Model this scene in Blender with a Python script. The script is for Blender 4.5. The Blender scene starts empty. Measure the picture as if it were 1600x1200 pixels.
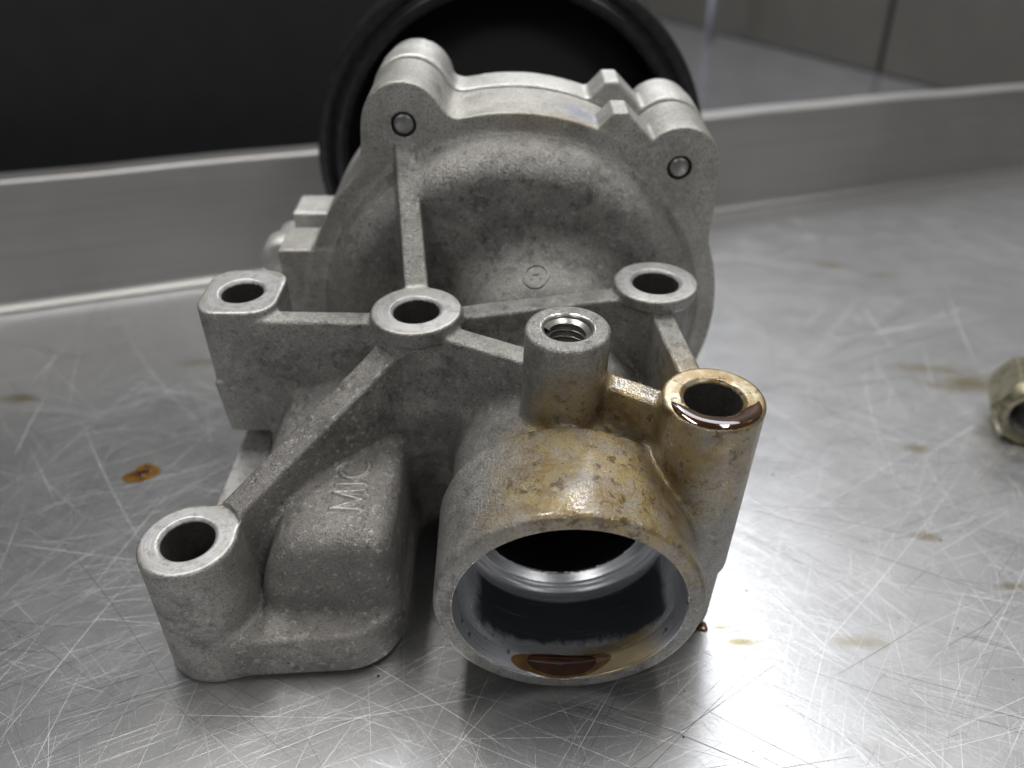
import bpy, bmesh, math, random
import numpy as np
from mathutils import Vector, Matrix
random.seed(7); rng = np.random.default_rng(7)
R = math.radians
sc = bpy.context.scene
COL = sc.collection
CM = 0.01
TILT = R(7.5)           # the pump leans forward: its pulley lifts the back

# ------------------------------------------------------------------ camera
cam_d = bpy.data.cameras.new('camera'); cam = bpy.data.objects.new('camera', cam_d); COL.objects.link(cam)
cam_d.sensor_width = 36; cam_d.lens = 27.72; cam_d.clip_start = 0.005; cam_d.clip_end = 50
cam.location = (0, -11.75*CM, 14.19*CM)
cam.rotation_euler = (R(90-29.5), 0, 0)
cam_d.dof.use_dof = True; cam_d.dof.focus_distance = 0.158; cam_d.dof.aperture_fstop = 11.0
sc.camera = cam

# ------------------------------------------------------------------ world, light, exposure
w = bpy.data.worlds.new('World'); sc.world = w; w.use_nodes = True
bg = w.node_tree.nodes['Background']; bg.inputs[0].default_value = (0.80, 0.84, 0.92, 1); bg.inputs[1].default_value = 0.05
def area(name, loc, target, size, power, color=(1, 1, 1), size_y=None):
    l = bpy.data.lights.new(name, 'AREA'); l.energy = power; l.color = color
    l.shape = 'RECTANGLE'; l.size = size; l.size_y = size_y or size
    o = bpy.data.objects.new(name, l); COL.objects.link(o); o.location = loc
    o.rotation_euler = (Vector(target)-Vector(loc)).to_track_quat('-Z', 'Y').to_euler()
    return o
area('ceiling_tube_lamp', (0.17, 0.96, 1.20), (0.17, 0.96, 0), 0.07, 1.9, (1.0, 0.985, 0.955), 0.22)
area('ceiling_tube_lamp', (-0.25, 0.14, 1.20), (-0.25, 0.14, 0), 0.10, 5.0, (1.0, 0.985, 0.955), 0.55)
area('ceiling_tube_lamp', (0.36, 0.14, 1.20), (0.36, 0.14, 0), 0.10, 4.0, (1.0, 0.985, 0.955), 0.55)
area('bench_lamp', (-0.75, -1.05, 1.15), (0.02, 0.0, 0), 0.42, 2.3, (1.0, 0.99, 0.97), 0.42)
area('bench_lamp', (0.85, -1.05, 1.15), (0.02, 0.0, 0), 0.42, 2.3, (1.0, 0.99, 0.97), 0.42)
area('bench_fill_panel', (1.05, 1.45, 1.45), (0.15, 0.0, 0), 1.9, 42.0, (0.93, 0.96, 1.0), 1.8)  # unseen panel added behind right, sized so the bench reflects bright
area('bench_fill_panel', (-1.25, 1.55, 1.45), (-0.05, 0.0, 0), 2.1, 54.0, (0.98, 0.985, 1.0), 2.0)  # unseen fill panel added behind left to brighten that side of the bench
sc.view_settings.view_transform = 'Standard'; sc.view_settings.look = 'None'
sc.view_settings.exposure = 0.52; sc.view_settings.gamma = 1.0
sc.render.engine = 'CYCLES'
sc.cycles.use_denoising = True
sc.cycles.max_bounces = 8

# ------------------------------------------------------------------ small helpers
def tag(o, label=None, cat=None, group=None, kind=None):
    if label: o['label'] = label
    if cat: o['category'] = cat
    if group: o['group'] = group
    if kind: o['kind'] = kind
    return o
def link_mesh(name, verts, faces, mat=None, parent=None, smooth=True, normals=None):
    me = bpy.data.meshes.new(name)
    if isinstance(verts, np.ndarray) and isinstance(faces, np.ndarray):
        nv, nf, k = len(verts), len(faces), faces.shape[1]
        me.vertices.add(nv); me.vertices.foreach_set('co', verts.astype(np.float32).ravel())
        me.loops.add(nf*k); me.loops.foreach_set('vertex_index', faces.astype(np.int32).ravel())
        me.polygons.add(nf); me.polygons.foreach_set('loop_start', np.arange(0, nf*k, k, dtype=np.int32))
        me.update(calc_edges=True); me.validate()
    else:
        me.from_pydata([tuple(v) for v in verts], [], [tuple(f) for f in faces]); me.update()
    if smooth: me.polygons.foreach_set('use_smooth', np.ones(len(me.polygons), dtype=bool))
    if normals is not None: me.normals_split_custom_set_from_vertices(normals.astype(np.float32))
    if mat: me.materials.append(mat)
    o = bpy.data.objects.new(name, me); COL.objects.link(o)
    if parent: o.parent = parent
    return o

# ------------------------------------------------------------------ node materials
class NT:
    def __init__(s, name):
        s.m = bpy.data.materials.new(name); s.m.use_nodes = True; s.t = s.m.node_tree
        s.b = s.t.nodes['Principled BSDF']; s.out = s.t.nodes['Material Output']
        s.co = s.t.nodes.new('ShaderNodeTexCoord')
    def n(s, typ, **kw):
        nd = s.t.nodes.new(typ)
        for k, v in kw.items(): setattr(nd, k, v)
        return nd
    def L(s, a, b): s.t.links.new(a, b)
    def put(s, sock, v):
        if isinstance(v, bpy.types.NodeSocket): s.L(v, sock)
        elif isinstance(v, tuple) and len(v) == 3 and sock.type == 'RGBA': sock.default_value = (*v, 1)
        else: sock.default_value = v
    def noise(s, scale, detail=3, rough=.55, vec=None, dist=0.0):
        nd = s.n('ShaderNodeTexNoise'); s.put(nd.inputs['Vector'], vec or s.co.outputs['Object'])
        nd.inputs['Scale'].default_value = scale; nd.inputs['Detail'].default_value = detail
        nd.inputs['Roughness'].default_value = rough; nd.inputs['Distortion'].default_value = dist
        return nd.outputs['Fac']
    def voro(s, scale, vec=None, feat='F1'):
        nd = s.n('ShaderNodeTexVoronoi', feature=feat); s.put(nd.inputs['Vector'], vec or s.co.outputs['Object'])
        nd.inputs['Scale'].default_value = scale
        return nd.outputs['Distance']
    def ramp(s, v, a, b, lo=0.0, hi=1.0):
        nd = s.n('ShaderNodeMapRange', clamp=True, interpolation_type='SMOOTHSTEP'); s.put(nd.inputs['Value'], v)
        nd.inputs['From Min'].default_value = a; nd.inputs['From Max'].default_value = b
        nd.inputs['To Min'].default_value = lo; nd.inputs['To Max'].default_value = hi
        return nd.outputs[0]
    def math(s, op, a, b=0.0, c=0.0):
        nd = s.n('ShaderNodeMath', operation=op); s.put(nd.inputs[0], a); s.put(nd.inputs[1], b); s.put(nd.inputs[2], c)
        return nd.outputs[0]
    def mul(s, a, b): return s.math('MULTIPLY', a, b)
    def mix(s, f, a, b):
        nd = s.n('ShaderNodeMix', data_type='RGBA'); s.put(nd.inputs[0], f); s.put(nd.inputs[6], a); s.put(nd.inputs[7], b)
        return nd.outputs[2]
    def mixf(s, f, a, b):
        nd = s.n('ShaderNodeMix', data_type='FLOAT'); s.put(nd.inputs[0], f); s.put(nd.inputs[2], a); s.put(nd.inputs[3], b)
        return nd.outputs[0]
    def bump(s, h, strength, dist, normal=None):
        nd = s.n('ShaderNodeBump'); nd.inputs['Strength'].default_value = strength; nd.inputs['Distance'].default_value = dist
        s.put(nd.inputs['Height'], h)
        if normal: s.L(normal, nd.inputs['Normal'])
        return nd.outputs['Normal']
    def xyz(s, src=None):
        nd = s.n('ShaderNodeSeparateXYZ'); s.L(src or s.co.outputs['Object'], nd.inputs[0]); return nd.outputs
    def ball(s, c, r0, r1, squash=(1, 1, 1)):      # 1 inside r0, 0 outside r1 (object coordinates, metres)
        v = s.n('ShaderNodeVectorMath', operation='SUBTRACT'); s.L(s.co.outputs['Object'], v.inputs[0]); v.inputs[1].default_value = c
        q = s.n('ShaderNodeVectorMath', operation='MULTIPLY'); s.L(v.outputs[0], q.inputs[0]); q.inputs[1].default_value = squash
        l = s.n('ShaderNodeVectorMath', operation='LENGTH'); s.L(q.outputs[0], l.inputs[0])
        n = s.noise(90, 4, .6)
        d = s.math('ADD', l.outputs['Value'], s.math('MULTIPLY_ADD', n, 0.018, -0.009))
        return s.ramp(d, r0, r1, 1.0, 0.0)
    def set(s, **kw):
        for k, v in kw.items(): s.put(s.b.inputs[k.replace('_', ' ')], v)
        return s.m

def P(x, y, z):         # photo frame (cm: y from the camera, z from the bolt face) -> pump frame (m)
    return (x*CM, (y-9.8)*CM, (z+6.3)*CM)

def cast_alu(name, base=(0.38, 0.368, 0.345), dirt=0.5, oil=True, grain=1.0, metal=0.6, pale_amt=.35):
    m = NT(name)
    big = m.noise(45, 5, .6); mid = m.noise(220, 4, .6); fine = m.noise(1900, 3, .65)
    speck = m.noise(420, 5, .72)
    c = m.mix(m.ramp(big, .35, .7), tuple(b*.80 for b in base), tuple(min(1, b*1.12) for b in base))
    c = m.mix(m.mul(m.ramp(mid, .45, .72), .35), c, tuple(min(1, b*1.35) for b in base))
    c = m.mix(m.mul(m.ramp(fine, .48, .62), .55), c, tuple(b*.42 for b in base))
    # grime: dark grey film in ragged patches, with little pale pits through it
    patch = m.ramp(m.noise(130, 6, .74), .44, .60)
    zone = m.ramp(m.noise(28, 3, .55), .42, .58, .25, 1.0)
    d = m.mul(m.mul(m.mul(patch, zone), m.ramp(speck, .36, .55)), dirt*1.15)
    c = m.mix(d, c, (0.085, 0.081, 0.076))
    spots = m.mul(m.ramp(m.noise(520, 4, .65), .60, .66), .5*min(1, dirt+.2))
    c = m.mix(spots, c, (0.05, 0.046, 0.04))
    pale = m.mul(m.ramp(m.noise(700, 4, .65), .57, .66), pale_amt)
    c = m.mix(pale, c, (0.62, 0.61, 0.60))
    rough = m.mixf(m.ramp(mid, .3, .7), 0.36, 0.50)
    coat = 0.0
    if oil:
        o1 = m.ball(P(1.9, 10.8, -1.4), .015, .029, (1, 1, 1))
        o2 = m.ball(P(3.9, 11.6, 0.1), .012, .022, (1, 1, .7))
        o3 = m.ball(P(2.9, 12.6, -1.0), .010, .022)
        o = m.math('MAXIMUM', m.math('MAXIMUM', o1, o2), o3)
        o = m.mul(o, m.ramp(m.noise(150, 5, .68), .34, .52, .40, 1.0))
        tint = m.mix(m.ramp(m.noise(160, 5, .7), .42, .62), (0.42, 0.31, 0.115), (0.25, 0.155, 0.035))
        c = m.mix(m.mul(o, m.ramp(m.noise(210, 5, .7), .35, .62, .45, .9)), c, tint)
        brown = m.mul(o, m.ramp(m.noise(380, 4, .7), .56, .63))
        c = m.mix(m.mul(brown, .75), c, (0.075, 0.04, 0.012))
        rough = m.mixf(o, rough, 0.30)
        coat = o
    if name == 'flange_aluminium':      # smudge of blue marker and oil along the front edge
        c = m.mix(m.mul(m.ball(P(1.78, 19.4, 3.2), .0, .0075, (1.2, 1.2, 1.2)), .4), c, (0.20, 0.27, 0.50))
        c = m.mix(m.mul(m.ball(P(.9, 18.5, 3.25), .0, .011, (.6, 2.2, 1.5)), .45), c, (0.26, 0.17, 0.06))
    h = m.math('ADD', m.mul(fine, 1.0), m.mul(m.noise(3800, 2, .6), .5))
    n1 = m.bump(h, 1.0*grain, .00025)
    n2 = m.bump(mid, .35*grain, .0006, n1)
    pit = m.ramp(m.noise(620, 2, .5), .64, .72, 1, 0)
    n3 = m.bump(pit, .4*grain, .00025, n2)
    return m.set(Base_Color=c, Metallic=metal, Roughness=rough, Normal=n3, Coat_Weight=coat, Coat_Roughness=.07, Coat_Normal=m.bump(m.noise(1100, 3, .6), .32, .0003))

def machined(name, base=(0.50, 0.495, 0.49), oil=False):
    m = NT(name)
    a = m.noise(500, 4, .65); b = m.noise(120, 4, .6)
    # face-mill rings round the middle of each face
    gx, gy, gz = m.xyz(m.co.outputs['Generated']); gx = m.math('SUBTRACT', gx, .5); gy = m.math('SUBTRACT', gy, .5)
    rr = m.math('SQRT', m.math('ADD', m.mul(gx, gx), m.mul(gy, gy))); an = m.math('ARCTAN2', gx, gy)
    cv = m.n('ShaderNodeCombineXYZ'); m.put(cv.inputs[0], m.mul(rr, 70.0)); m.put(cv.inputs[1], m.mul(an, .8))
    ring = m.noise(1.0, 4, .65, cv.outputs[0]); f = m.math('ADD', m.mul(m.noise(2600, 2, .6), .6), ring)
    c = m.mix(m.ramp(b, .35, .65), tuple(x*.80 for x in base), base)
    c = m.mix(m.mul(m.ramp(ring, .40, .62), .45), c, tuple(min(1, x*1.35) for x in base))
    c = m.mix(m.mul(m.ramp(a, .50, .64), .55), c, (0.27, 0.255, 0.23))
    c = m.mix(m.mul(m.ramp(m.noise(300, 3), .60, .7), .30), c, (0.30, 0.36, 0.48))
    edge = m.mul(m.ramp(rr, .40, .50), m.ramp(m.noise(340, 4, .7), .42, .6))
    c = m.mix(m.mul(edge, .6), c, (0.30, 0.265, 0.21))
    rough = .46; coat = 0.0
    if oil:
        o = m.ramp(m.noise(240, 5, .68), .40, .56)
        c = m.mix(.45, c, (0.42, 0.36, 0.22)); c = m.mix(m.mul(o, .75), c, (0.24, 0.14, 0.035))
        c = m.mix(m.mul(m.ramp(m.noise(420, 5, .7), .56, .64), .7), c, (0.05, 0.026, 0.008)); rough = .34; coat = .35
        f = m.math('ADD', f, m.noise(1200, 3, .6))
    n = m.bump(f, .35, .00012)
    return m.set(Base_Color=c, Metallic=.55, Roughness=rough, Normal=n, Coat_Weight=coat, Coat_Roughness=.08)

def plain(name, col, rough=.5, metal=0.0, bump=.0, scale=900, var=.15, coat=0.0):
    m = NT(name)
    f = m.noise(scale, 4, .6)
    c = m.mix(m.ramp(f, .3, .7), tuple(x*(1-var) for x in col), tuple(min(1, x*(1+var)) for x in col))
    k = dict(Base_Color=c, Metallic=metal, Roughness=rough, Coat_Weight=coat)
    if bump: k['Normal'] = m.bump(f, bump, .0003)
    return m.set(**k)

M_cast = cast_alu('cast_aluminium')
M_foot = cast_alu('grimy_cast_aluminium', base=(0.32, 0.305, 0.285), dirt=.55, pale_amt=.6, oil=False, grain=1.1)
M_letter = cast_alu('worn_letter_tops', base=(0.40, 0.385, 0.36), dirt=.3, oil=False, grain=.5)
M_flange = cast_alu('flange_aluminium', base=(0.47, 0.455, 0.42), dirt=.25, oil=False, grain=.7)
M_cover = cast_alu('pale_cover_aluminium', base=(0.62, 0.61, 0.58), dirt=.08, oil=False, grain=.5)
M_face = machined('machined_face')
M_face_oil = machined('oily_machined_face', (0.5, 0.45, 0.34), True)
M_hole = plain('drilled_hole_wall', (0.13, 0.125, 0.12), .45, .6, .3)
M_black = plain('black_paint', (0.020, 0.020, 0.021), .24, 0, .05, 300, .3, .0)
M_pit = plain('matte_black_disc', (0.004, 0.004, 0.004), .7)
M_gasket = plain('dark_gasket', (0.03, 0.03, 0.03), .7)
M_cavity = plain('shaded_cavity_black', (0.010, 0.010, 0.011), .45, 0, .5, 1400, .4)  # shade deep inside the pipe, put into a near-black base colour
M_steel = plain('steel_pin', (0.34, 0.335, 0.33), .38, .8, .2)
M_thread = plain('cut_thread', (0.40, 0.385, 0.36), .30, .85, .15)

def bore_material():
    m = NT('turned_bore_with_black_residue')
    x, y, z = m.xyz()
    lx = m.math('SUBTRACT', x, P(1.13, 0, 0)[0]); lz = m.math('SUBTRACT', z, P(0, 0, -3.6)[2])
    ang = m.math('ARCTAN2', lx, m.mul(lz, -1.0))          # 0 at the bottom
    ring = m.n('ShaderNodeCombineXYZ'); m.put(ring.inputs[0], m.mul(ang, 1.2)); m.put(ring.inputs[1], m.mul(y, 2500.0))
    tool = m.noise(1.0, 3, .6, ring.outputs[0])
    c = m.mix(m.ramp(tool, .35, .65), (0.66, 0.67, 0.70), (0.84, 0.85, 0.87))
    st = m.n('ShaderNodeCombineXYZ'); m.put(st.inputs[0], m.mul(ang, 11.0)); m.put(st.inputs[1], m.mul(y, 260.0))
    streak = m.noise(1.0, 4, .7, st.outputs[0])
    blot = m.noise(150, 4, .6)
    # residue: a band along the bore, ragged toward the mouth
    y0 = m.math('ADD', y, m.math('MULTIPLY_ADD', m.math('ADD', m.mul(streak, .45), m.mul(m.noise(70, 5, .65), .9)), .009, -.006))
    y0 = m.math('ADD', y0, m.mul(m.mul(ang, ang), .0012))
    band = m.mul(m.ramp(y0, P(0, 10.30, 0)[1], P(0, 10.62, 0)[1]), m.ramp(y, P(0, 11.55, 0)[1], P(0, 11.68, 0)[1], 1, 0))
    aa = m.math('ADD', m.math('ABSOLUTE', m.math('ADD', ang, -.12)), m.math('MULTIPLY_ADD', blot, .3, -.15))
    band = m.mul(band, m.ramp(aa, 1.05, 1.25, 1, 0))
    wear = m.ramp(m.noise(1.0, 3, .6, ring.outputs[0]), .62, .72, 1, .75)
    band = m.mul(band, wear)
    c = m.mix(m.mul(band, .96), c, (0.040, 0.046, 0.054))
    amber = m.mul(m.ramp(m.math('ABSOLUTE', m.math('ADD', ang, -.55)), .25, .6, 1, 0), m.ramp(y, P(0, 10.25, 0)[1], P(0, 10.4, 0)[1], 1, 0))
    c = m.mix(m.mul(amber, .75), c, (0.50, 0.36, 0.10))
    pits = m.mul(m.ramp(m.noise(420, 3, .6), .62, .68), m.ramp(y, P(0, 10.2, 0)[1], P(0, 10.35, 0)[1], 1, 0))
    c = m.mix(m.mul(pits, .8), c, (0.10, 0.09, 0.08))
    rough = m.mixf(band, .26, .40)
    tg = m.n('ShaderNodeTangent', direction_type='RADIAL', axis='Y'); m.L(tg.outputs[0], m.b.inputs['Tangent'])
    return m.set(Anisotropic=.75, Base_Color=c, Metallic=m.mixf(band, .75, .6), Roughness=rough, Normal=m.bump(tool, .12, .0001))
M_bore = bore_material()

# ------------------------------------------------------------------ signed-distance modelling of the casting (photo frame, cm)
f4 = np.float32
def smin(a, b, k):
    if k <= 0: return np.minimum(a, b)
    h = np.maximum(k-np.abs(a-b), 0)/k
    return np.minimum(a, b)-h*h*k*f4(.25)
def smax(a, b, k): return -smin(-a, -b, k)
def box2(dx, dy, r):     # outside/inside distance of a rounded profile
    return np.minimum(np.maximum(dx, dy), 0)+np.sqrt(np.maximum(dx, 0)**2+np.maximum(dy, 0)**2)-r
class Prim:
    def __init__(s, f, lo, hi): s.f, s.lo, s.hi = f, np.array(lo, float), np.array(hi, float)
def vcyl(cx, cy, z0, z1, r0, r1=None, rnd=.08, lean=(0, 0)):      # r0 at z0 (bottom), r1 at z1 (top); lean = dx,dy at the bottom
    r1 = r0 if r1 is None else r1; zc, hz = (z0+z1)/2, (z1-z0)/2
    def f(x, y, z):
        t = np.clip((z-z0)/(z1-z0), 0, 1)
        rr = np.sqrt((x-cx-lean[0]*(1-t))**2+(y-cy-lean[1]*(1-t))**2)
        return box2(rr-(r0+(r1-r0)*t)+rnd, np.abs(z-zc)-hz+rnd, rnd)
    m = max(r0, r1)+max(abs(lean[0]), abs(lean[1]))
    return Prim(f, (cx-m, cy-m, z0), (cx+m, cy+m, z1))
def ycyl(cx, cz, y0, y1, r0, r1=None, rnd=.1):                      # r0 at y0 (front), r1 at y1
    r1 = r0 if r1 is None else r1; yc, hy = (y0+y1)/2, (y1-y0)/2
    def f(x, y, z):
        t = np.clip((y-y0)/(y1-y0), 0, 1)
        rr = np.sqrt((x-cx)**2+(z-cz)**2)
        return box2(rr-(r0+(r1-r0)*t)+rnd, np.abs(y-yc)-hy+rnd, rnd)
    m = max(r0, r1); return Prim(f, (cx-m, y0, cz-m), (cx+m, y1, cz+m))
def wall(a, b, za, zb, zbot, th, rnd=.08, draft=.0, thb=None):      # rib from a to b in plan, top height za -> zb
    ax, ay = a; bx, by = b; L = math.hypot(bx-ax, by-ay); ux, uy = (bx-ax)/L, (by-ay)/L
    thb = th if thb is None else thb; sl = (zb-za)/L; cs = 1/math.sqrt(1+sl*sl)
    def f(x, y, z):
        t = (x-ax)*ux+(y-ay)*uy; s = np.abs(-(x-ax)*uy+(y-ay)*ux)
        tc = np.clip(t/L, 0, 1); top = za+(zb-za)*tc
        ww = (th+(thb-th)*tc)/2+draft*np.maximum(top-z, 0)
        d1 = s-ww+rnd; d2 = (z-top)*cs+rnd; d3 = zbot-z+rnd; d4 = np.maximum(-t, t-L)+rnd
        dz = np.maximum(d2, d3)
        q = np.sqrt(np.maximum(d1, 0)**2+np.maximum(dz, 0)**2+np.maximum(d4, 0)**2)
        return q+np.minimum(np.maximum(np.maximum(d1, dz), d4), 0)-rnd
    m = th+draft*6+.3
    return Prim(f, (min(ax, bx)-m, min(ay, by)-m, zbot), (max(ax, bx)+m, max(ay, by)+m, max(za, zb)+.1))
def rbox(x0, x1, y0, y1, z0, z1, rnd=.1, shear=None, rot=0):        # shear(z) = (dx,dy) slopes per cm above z0
    cx, cy, cz = (x0+x1)/2, (y0+y1)/2, (z0+z1)/2; hx, hy, hz = (x1-x0)/2, (y1-y0)/2, (z1-z0)/2
    c_, s_ = math.cos(rot), math.sin(rot)
    def f(x, y, z):
        X, Y = x-cx, y-cy
        if rot: X, Y = X*c_+Y*s_, -X*s_+Y*c_
        sx = sy = 0
        if shear is not None:
            sx = shear[0]*(z-z0); sy = shear[1]*(z-z0)
        a = np.abs(X)-hx+sx+rnd; b = np.abs(Y)-hy+sy+rnd; c = np.abs(z-cz)-hz+rnd
        q = np.sqrt(np.maximum(a, 0)**2+np.maximum(b, 0)**2+np.maximum(c, 0)**2)
        return q+np.minimum(np.maximum(np.maximum(a, b), c), 0)-rnd
    e = abs(math.sin(rot))*max(hx, hy)
    return Prim(f, (x0-e, y0-e, z0), (x1+e, y1+e, z1))
def poly2(px, py, pts):
    d = np.full(px.shape, 1e9, f4); s = np.ones(px.shape, f4); n = len(pts)
    for i in range(n):
        ax, ay = pts[i]; bx, by = pts[i-1]
        ex, ey = bx-ax, by-ay; wx, wy = px-ax, py-ay
        t = np.clip((wx*ex+wy*ey)/(ex*ex+ey*ey), 0, 1)
        d = np.minimum(d, (wx-ex*t)**2+(wy-ey*t)**2)
        c1 = py >= ay; c2 = py < by; c3 = ex*wy > ey*wx
        s = np.where((c1 & c2 & c3) | (~c1 & ~c2 & ~c3), -s, s)
    return s*np.sqrt(d)
def zpoly(pts, z0, z1, rnd=.1, r2=0.0, draft=0.0):                   # extruded plan outline
    zc, hz = (z0+z1)/2, (z1-z0)/2
    def f(x, y, z):
        d = poly2(x, y, pts)-r2+draft*np.maximum(z-z0, 0)
        return box2(d+rnd, np.abs(z-zc)-hz+rnd, rnd)
    a = np.array(pts); lo = a.min(0)-r2; hi = a.max(0)+r2
    return Prim(f, (*lo, z0), (*hi, z1))
def ypoly(pts, y0, y1, rnd=.1, r2=0.0):                              # x,z outline extruded along y
    yc, hy = (y0+y1)/2, (y1-y0)/2
    def f(x, y, z):
        return box2(poly2(x, z, pts)-r2+rnd, np.abs(y-yc)-hy+rnd, rnd)
    a = np.array(pts); lo = a.min(0)-r2; hi = a.max(0)+r2
    return Prim(f, (lo[0], y0, lo[1]), (hi[0], y1, hi[1]))
def xpoly(pts, x0, x1, rnd=.1, r2=0.0):                              # y,z outline extruded along x
    xc, hx = (x0+x1)/2, (x1-x0)/2
    def f(x, y, z):
        return box2(poly2(y, z, pts)-r2+rnd, np.abs(x-xc)-hx+rnd, rnd)
    a = np.array(pts); lo = a.min(0)-r2; hi = a.max(0)+r2
    return Prim(f, (x0, lo[0], lo[1]), (x1, hi[0], hi[1]))
def flare(a, b, ra, rb, k=0):                                        # round cone between two points
    a = np.array(a, f4); b = np.array(b, f4); ab = b-a; L2 = float(ab@ab)
    def f(x, y, z):
        t = np.clip(((x-a[0])*ab[0]+(y-a[1])*ab[1]+(z-a[2])*ab[2])/L2, 0, 1)
        d = np.sqrt((x-a[0]-ab[0]*t)**2+(y-a[1]-ab[1]*t)**2+(z-a[2]-ab[2]*t)**2)
        return d-(ra+(rb-ra)*t)
    m = max(ra, rb)
    return Prim(f, np.minimum(a, b)-m, np.maximum(a, b)+m)

class Solid:
    def __init__(s): s.ops = []
    def add(s, prim, label, k=.25): s.ops.append((1, prim, label, k)); return s
    def cut(s, prim, label, k=.0): s.ops.append((-1, prim, label, k)); return s
    def ev(s, x, y, z, labels=False, m=.9):
        lo = (x.min()-m, y.min()-m, z.min()-m); hi = (x.max()+m, y.max()+m, z.max()+m)
        d = np.full(x.shape, 5, f4)
        if labels: lb = np.zeros(x.shape, np.int16); best = np.full(x.shape, 9, f4)
        for i, (sg, p, lab, k) in enumerate(s.ops):
            if (p.lo > hi).any() or (p.hi < lo).any(): continue
            q = p.f(x, y, z).astype(f4)
            if sg > 0:
                d = smin(d, q, f4(k))
                if labels:
                    u = q < best; best = np.where(u, q, best); lb[u] = i
            else:
                if labels: u = -q > d-.012; lb[u] = i
                d = smax(d, -q, f4(k))
        return (d, lb) if labels else d
    def blocked(s, pts, fn, size=1.2):
        key = np.floor(pts/size).astype(np.int64); h = (key[:, 0]*4096+key[:, 1])*4096+key[:, 2]
        order = np.argsort(h, kind='stable'); cuts = np.flatnonzero(np.diff(h[order]))+1
        out = None
        for idx in np.split(order, cuts):
            r = fn(pts[idx])
            if out is None: out = np.zeros((len(pts),)+r.shape[1:], r.dtype)
            out[idx] = r
        return out
    def grad(s, pts, e=.012):
        K = np.array([[1, -1, -1], [-1, -1, 1], [-1, 1, -1], [1, 1, 1]], f4)
        def fn(p):
            g = 0
            q = (p[None]+K[:, None]*e).astype(f4)
            d = s.ev(q[..., 0], q[..., 1], q[..., 2])
            for k in range(4): g = g+K[k]*d[k][:, None]
            return np.concatenate([g/(4*e), d.mean(0)[:, None]], 1).astype(f4)
        return s.blocked(pts, fn)
    def mesh(s, lo, hi, h, smooth_n=True):
        lo = np.array(lo, float); n = np.ceil((np.array(hi)-lo)/h).astype(int)+1
        V = np.full(n, 5, f4); B = 26
        ax = [lo[i]+h*np.arange(n[i]) for i in range(3)]
        for i in range(0, n[0], B):
            for j in range(0, n[1], B):
                for k in range(0, n[2], B):
                    X = ax[0][i:i+B].astype(f4)[:, None, None]; Y = ax[1][j:j+B].astype(f4)[None, :, None]; Z = ax[2][k:k+B].astype(f4)[None, None]
                    c = s.ev(*[np.array([a.mean()], f4) for a in (X, Y, Z)], m=.62*B*h*1.8)[0]
                    if abs(c) > B*h*1.1+.5:
                        V[i:i+B, j:j+B, k:k+B] = c; continue
                    X, Y, Z = np.broadcast_arrays(X, Y, Z)
                    V[i:i+B, j:j+B, k:k+B] = s.ev(X, Y, Z)
        S = V < 0
        cnt = np.zeros(tuple(n-1), np.int8)
        for a in (0, 1):
            for b in (0, 1):
                for c in (0, 1): cnt += S[a:n[0]-1+a, b:n[1]-1+b, c:n[2]-1+c]
        act = (cnt > 0) & (cnt < 8); ci = np.argwhere(act); idx = np.full(tuple(n-1), -1, np.int32); idx[act] = np.arange(len(ci))
        acc = np.zeros((len(ci), 3)); num = np.zeros(len(ci))
        for axis in range(3):
            o1, o2 = [a for a in range(3) if a != axis]
            for a in (0, 1):
                for b in (0, 1):
                    c0 = ci.copy(); c0[:, o1] += a; c0[:, o2] += b; c1 = c0.copy(); c1[:, axis] += 1
                    v0 = V[tuple(c0.T)]; v1 = V[tuple(c1.T)]; u = (v0 < 0) != (v1 < 0)
                    t = np.where(u, v0/np.where(u, v0-v1, 1), 0); p = c0.astype(float); p[:, axis] += t
                    acc[u] += p[u]; num[u] += 1
        verts = (lo+h*acc/num[:, None]).astype(f4)
        quads = []
        for axis in range(3):
            o1, o2 = [(1, 2), (2, 0), (0, 1)][axis]
            sl0 = [slice(None)]*3; sl1 = [slice(None)]*3; sl0[axis] = slice(0, -1); sl1[axis] = slice(1, None)
            a, b = S[tuple(sl0)], S[tuple(sl1)]; e = np.argwhere(a != b)
            e = e[(e[:, o1] > 0) & (e[:, o2] > 0) & (e[:, o1] < n[o1]-1) & (e[:, o2] < n[o2]-1)]
            fl = a[tuple(e.T)]
            q = []
            for da, db in ((-1, -1), (0, -1), (0, 0), (-1, 0)):
                c = e.copy(); c[:, o1] += da; c[:, o2] += db; q.append(idx[tuple(c.T)])
            q = np.stack(q, 1); q[~fl] = q[~fl][:, ::-1]; quads.append(q)
        quads = np.concatenate(quads)
        g = s.grad(verts); gn = g[:, :3]/np.maximum(np.linalg.norm(g[:, :3], axis=1, keepdims=True), 1e-6)
        verts = verts-gn*np.clip(g[:, 3:]/np.maximum(np.linalg.norm(g[:, :3], axis=1, keepdims=True), .3), -h*.5, h*.5)
        g = s.grad(verts, .02); nrm = g[:, :3]/np.maximum(np.linalg.norm(g[:, :3], axis=1, keepdims=True), 1e-6)
        cen = verts[quads].mean(1)
        lab = s.blocked(cen, lambda p: s.ev(p[:, 0], p[:, 1], p[:, 2], True)[1])
        return verts, quads, nrm, lab
    def labels(s): return [o[2] for o in s.ops]

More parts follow.
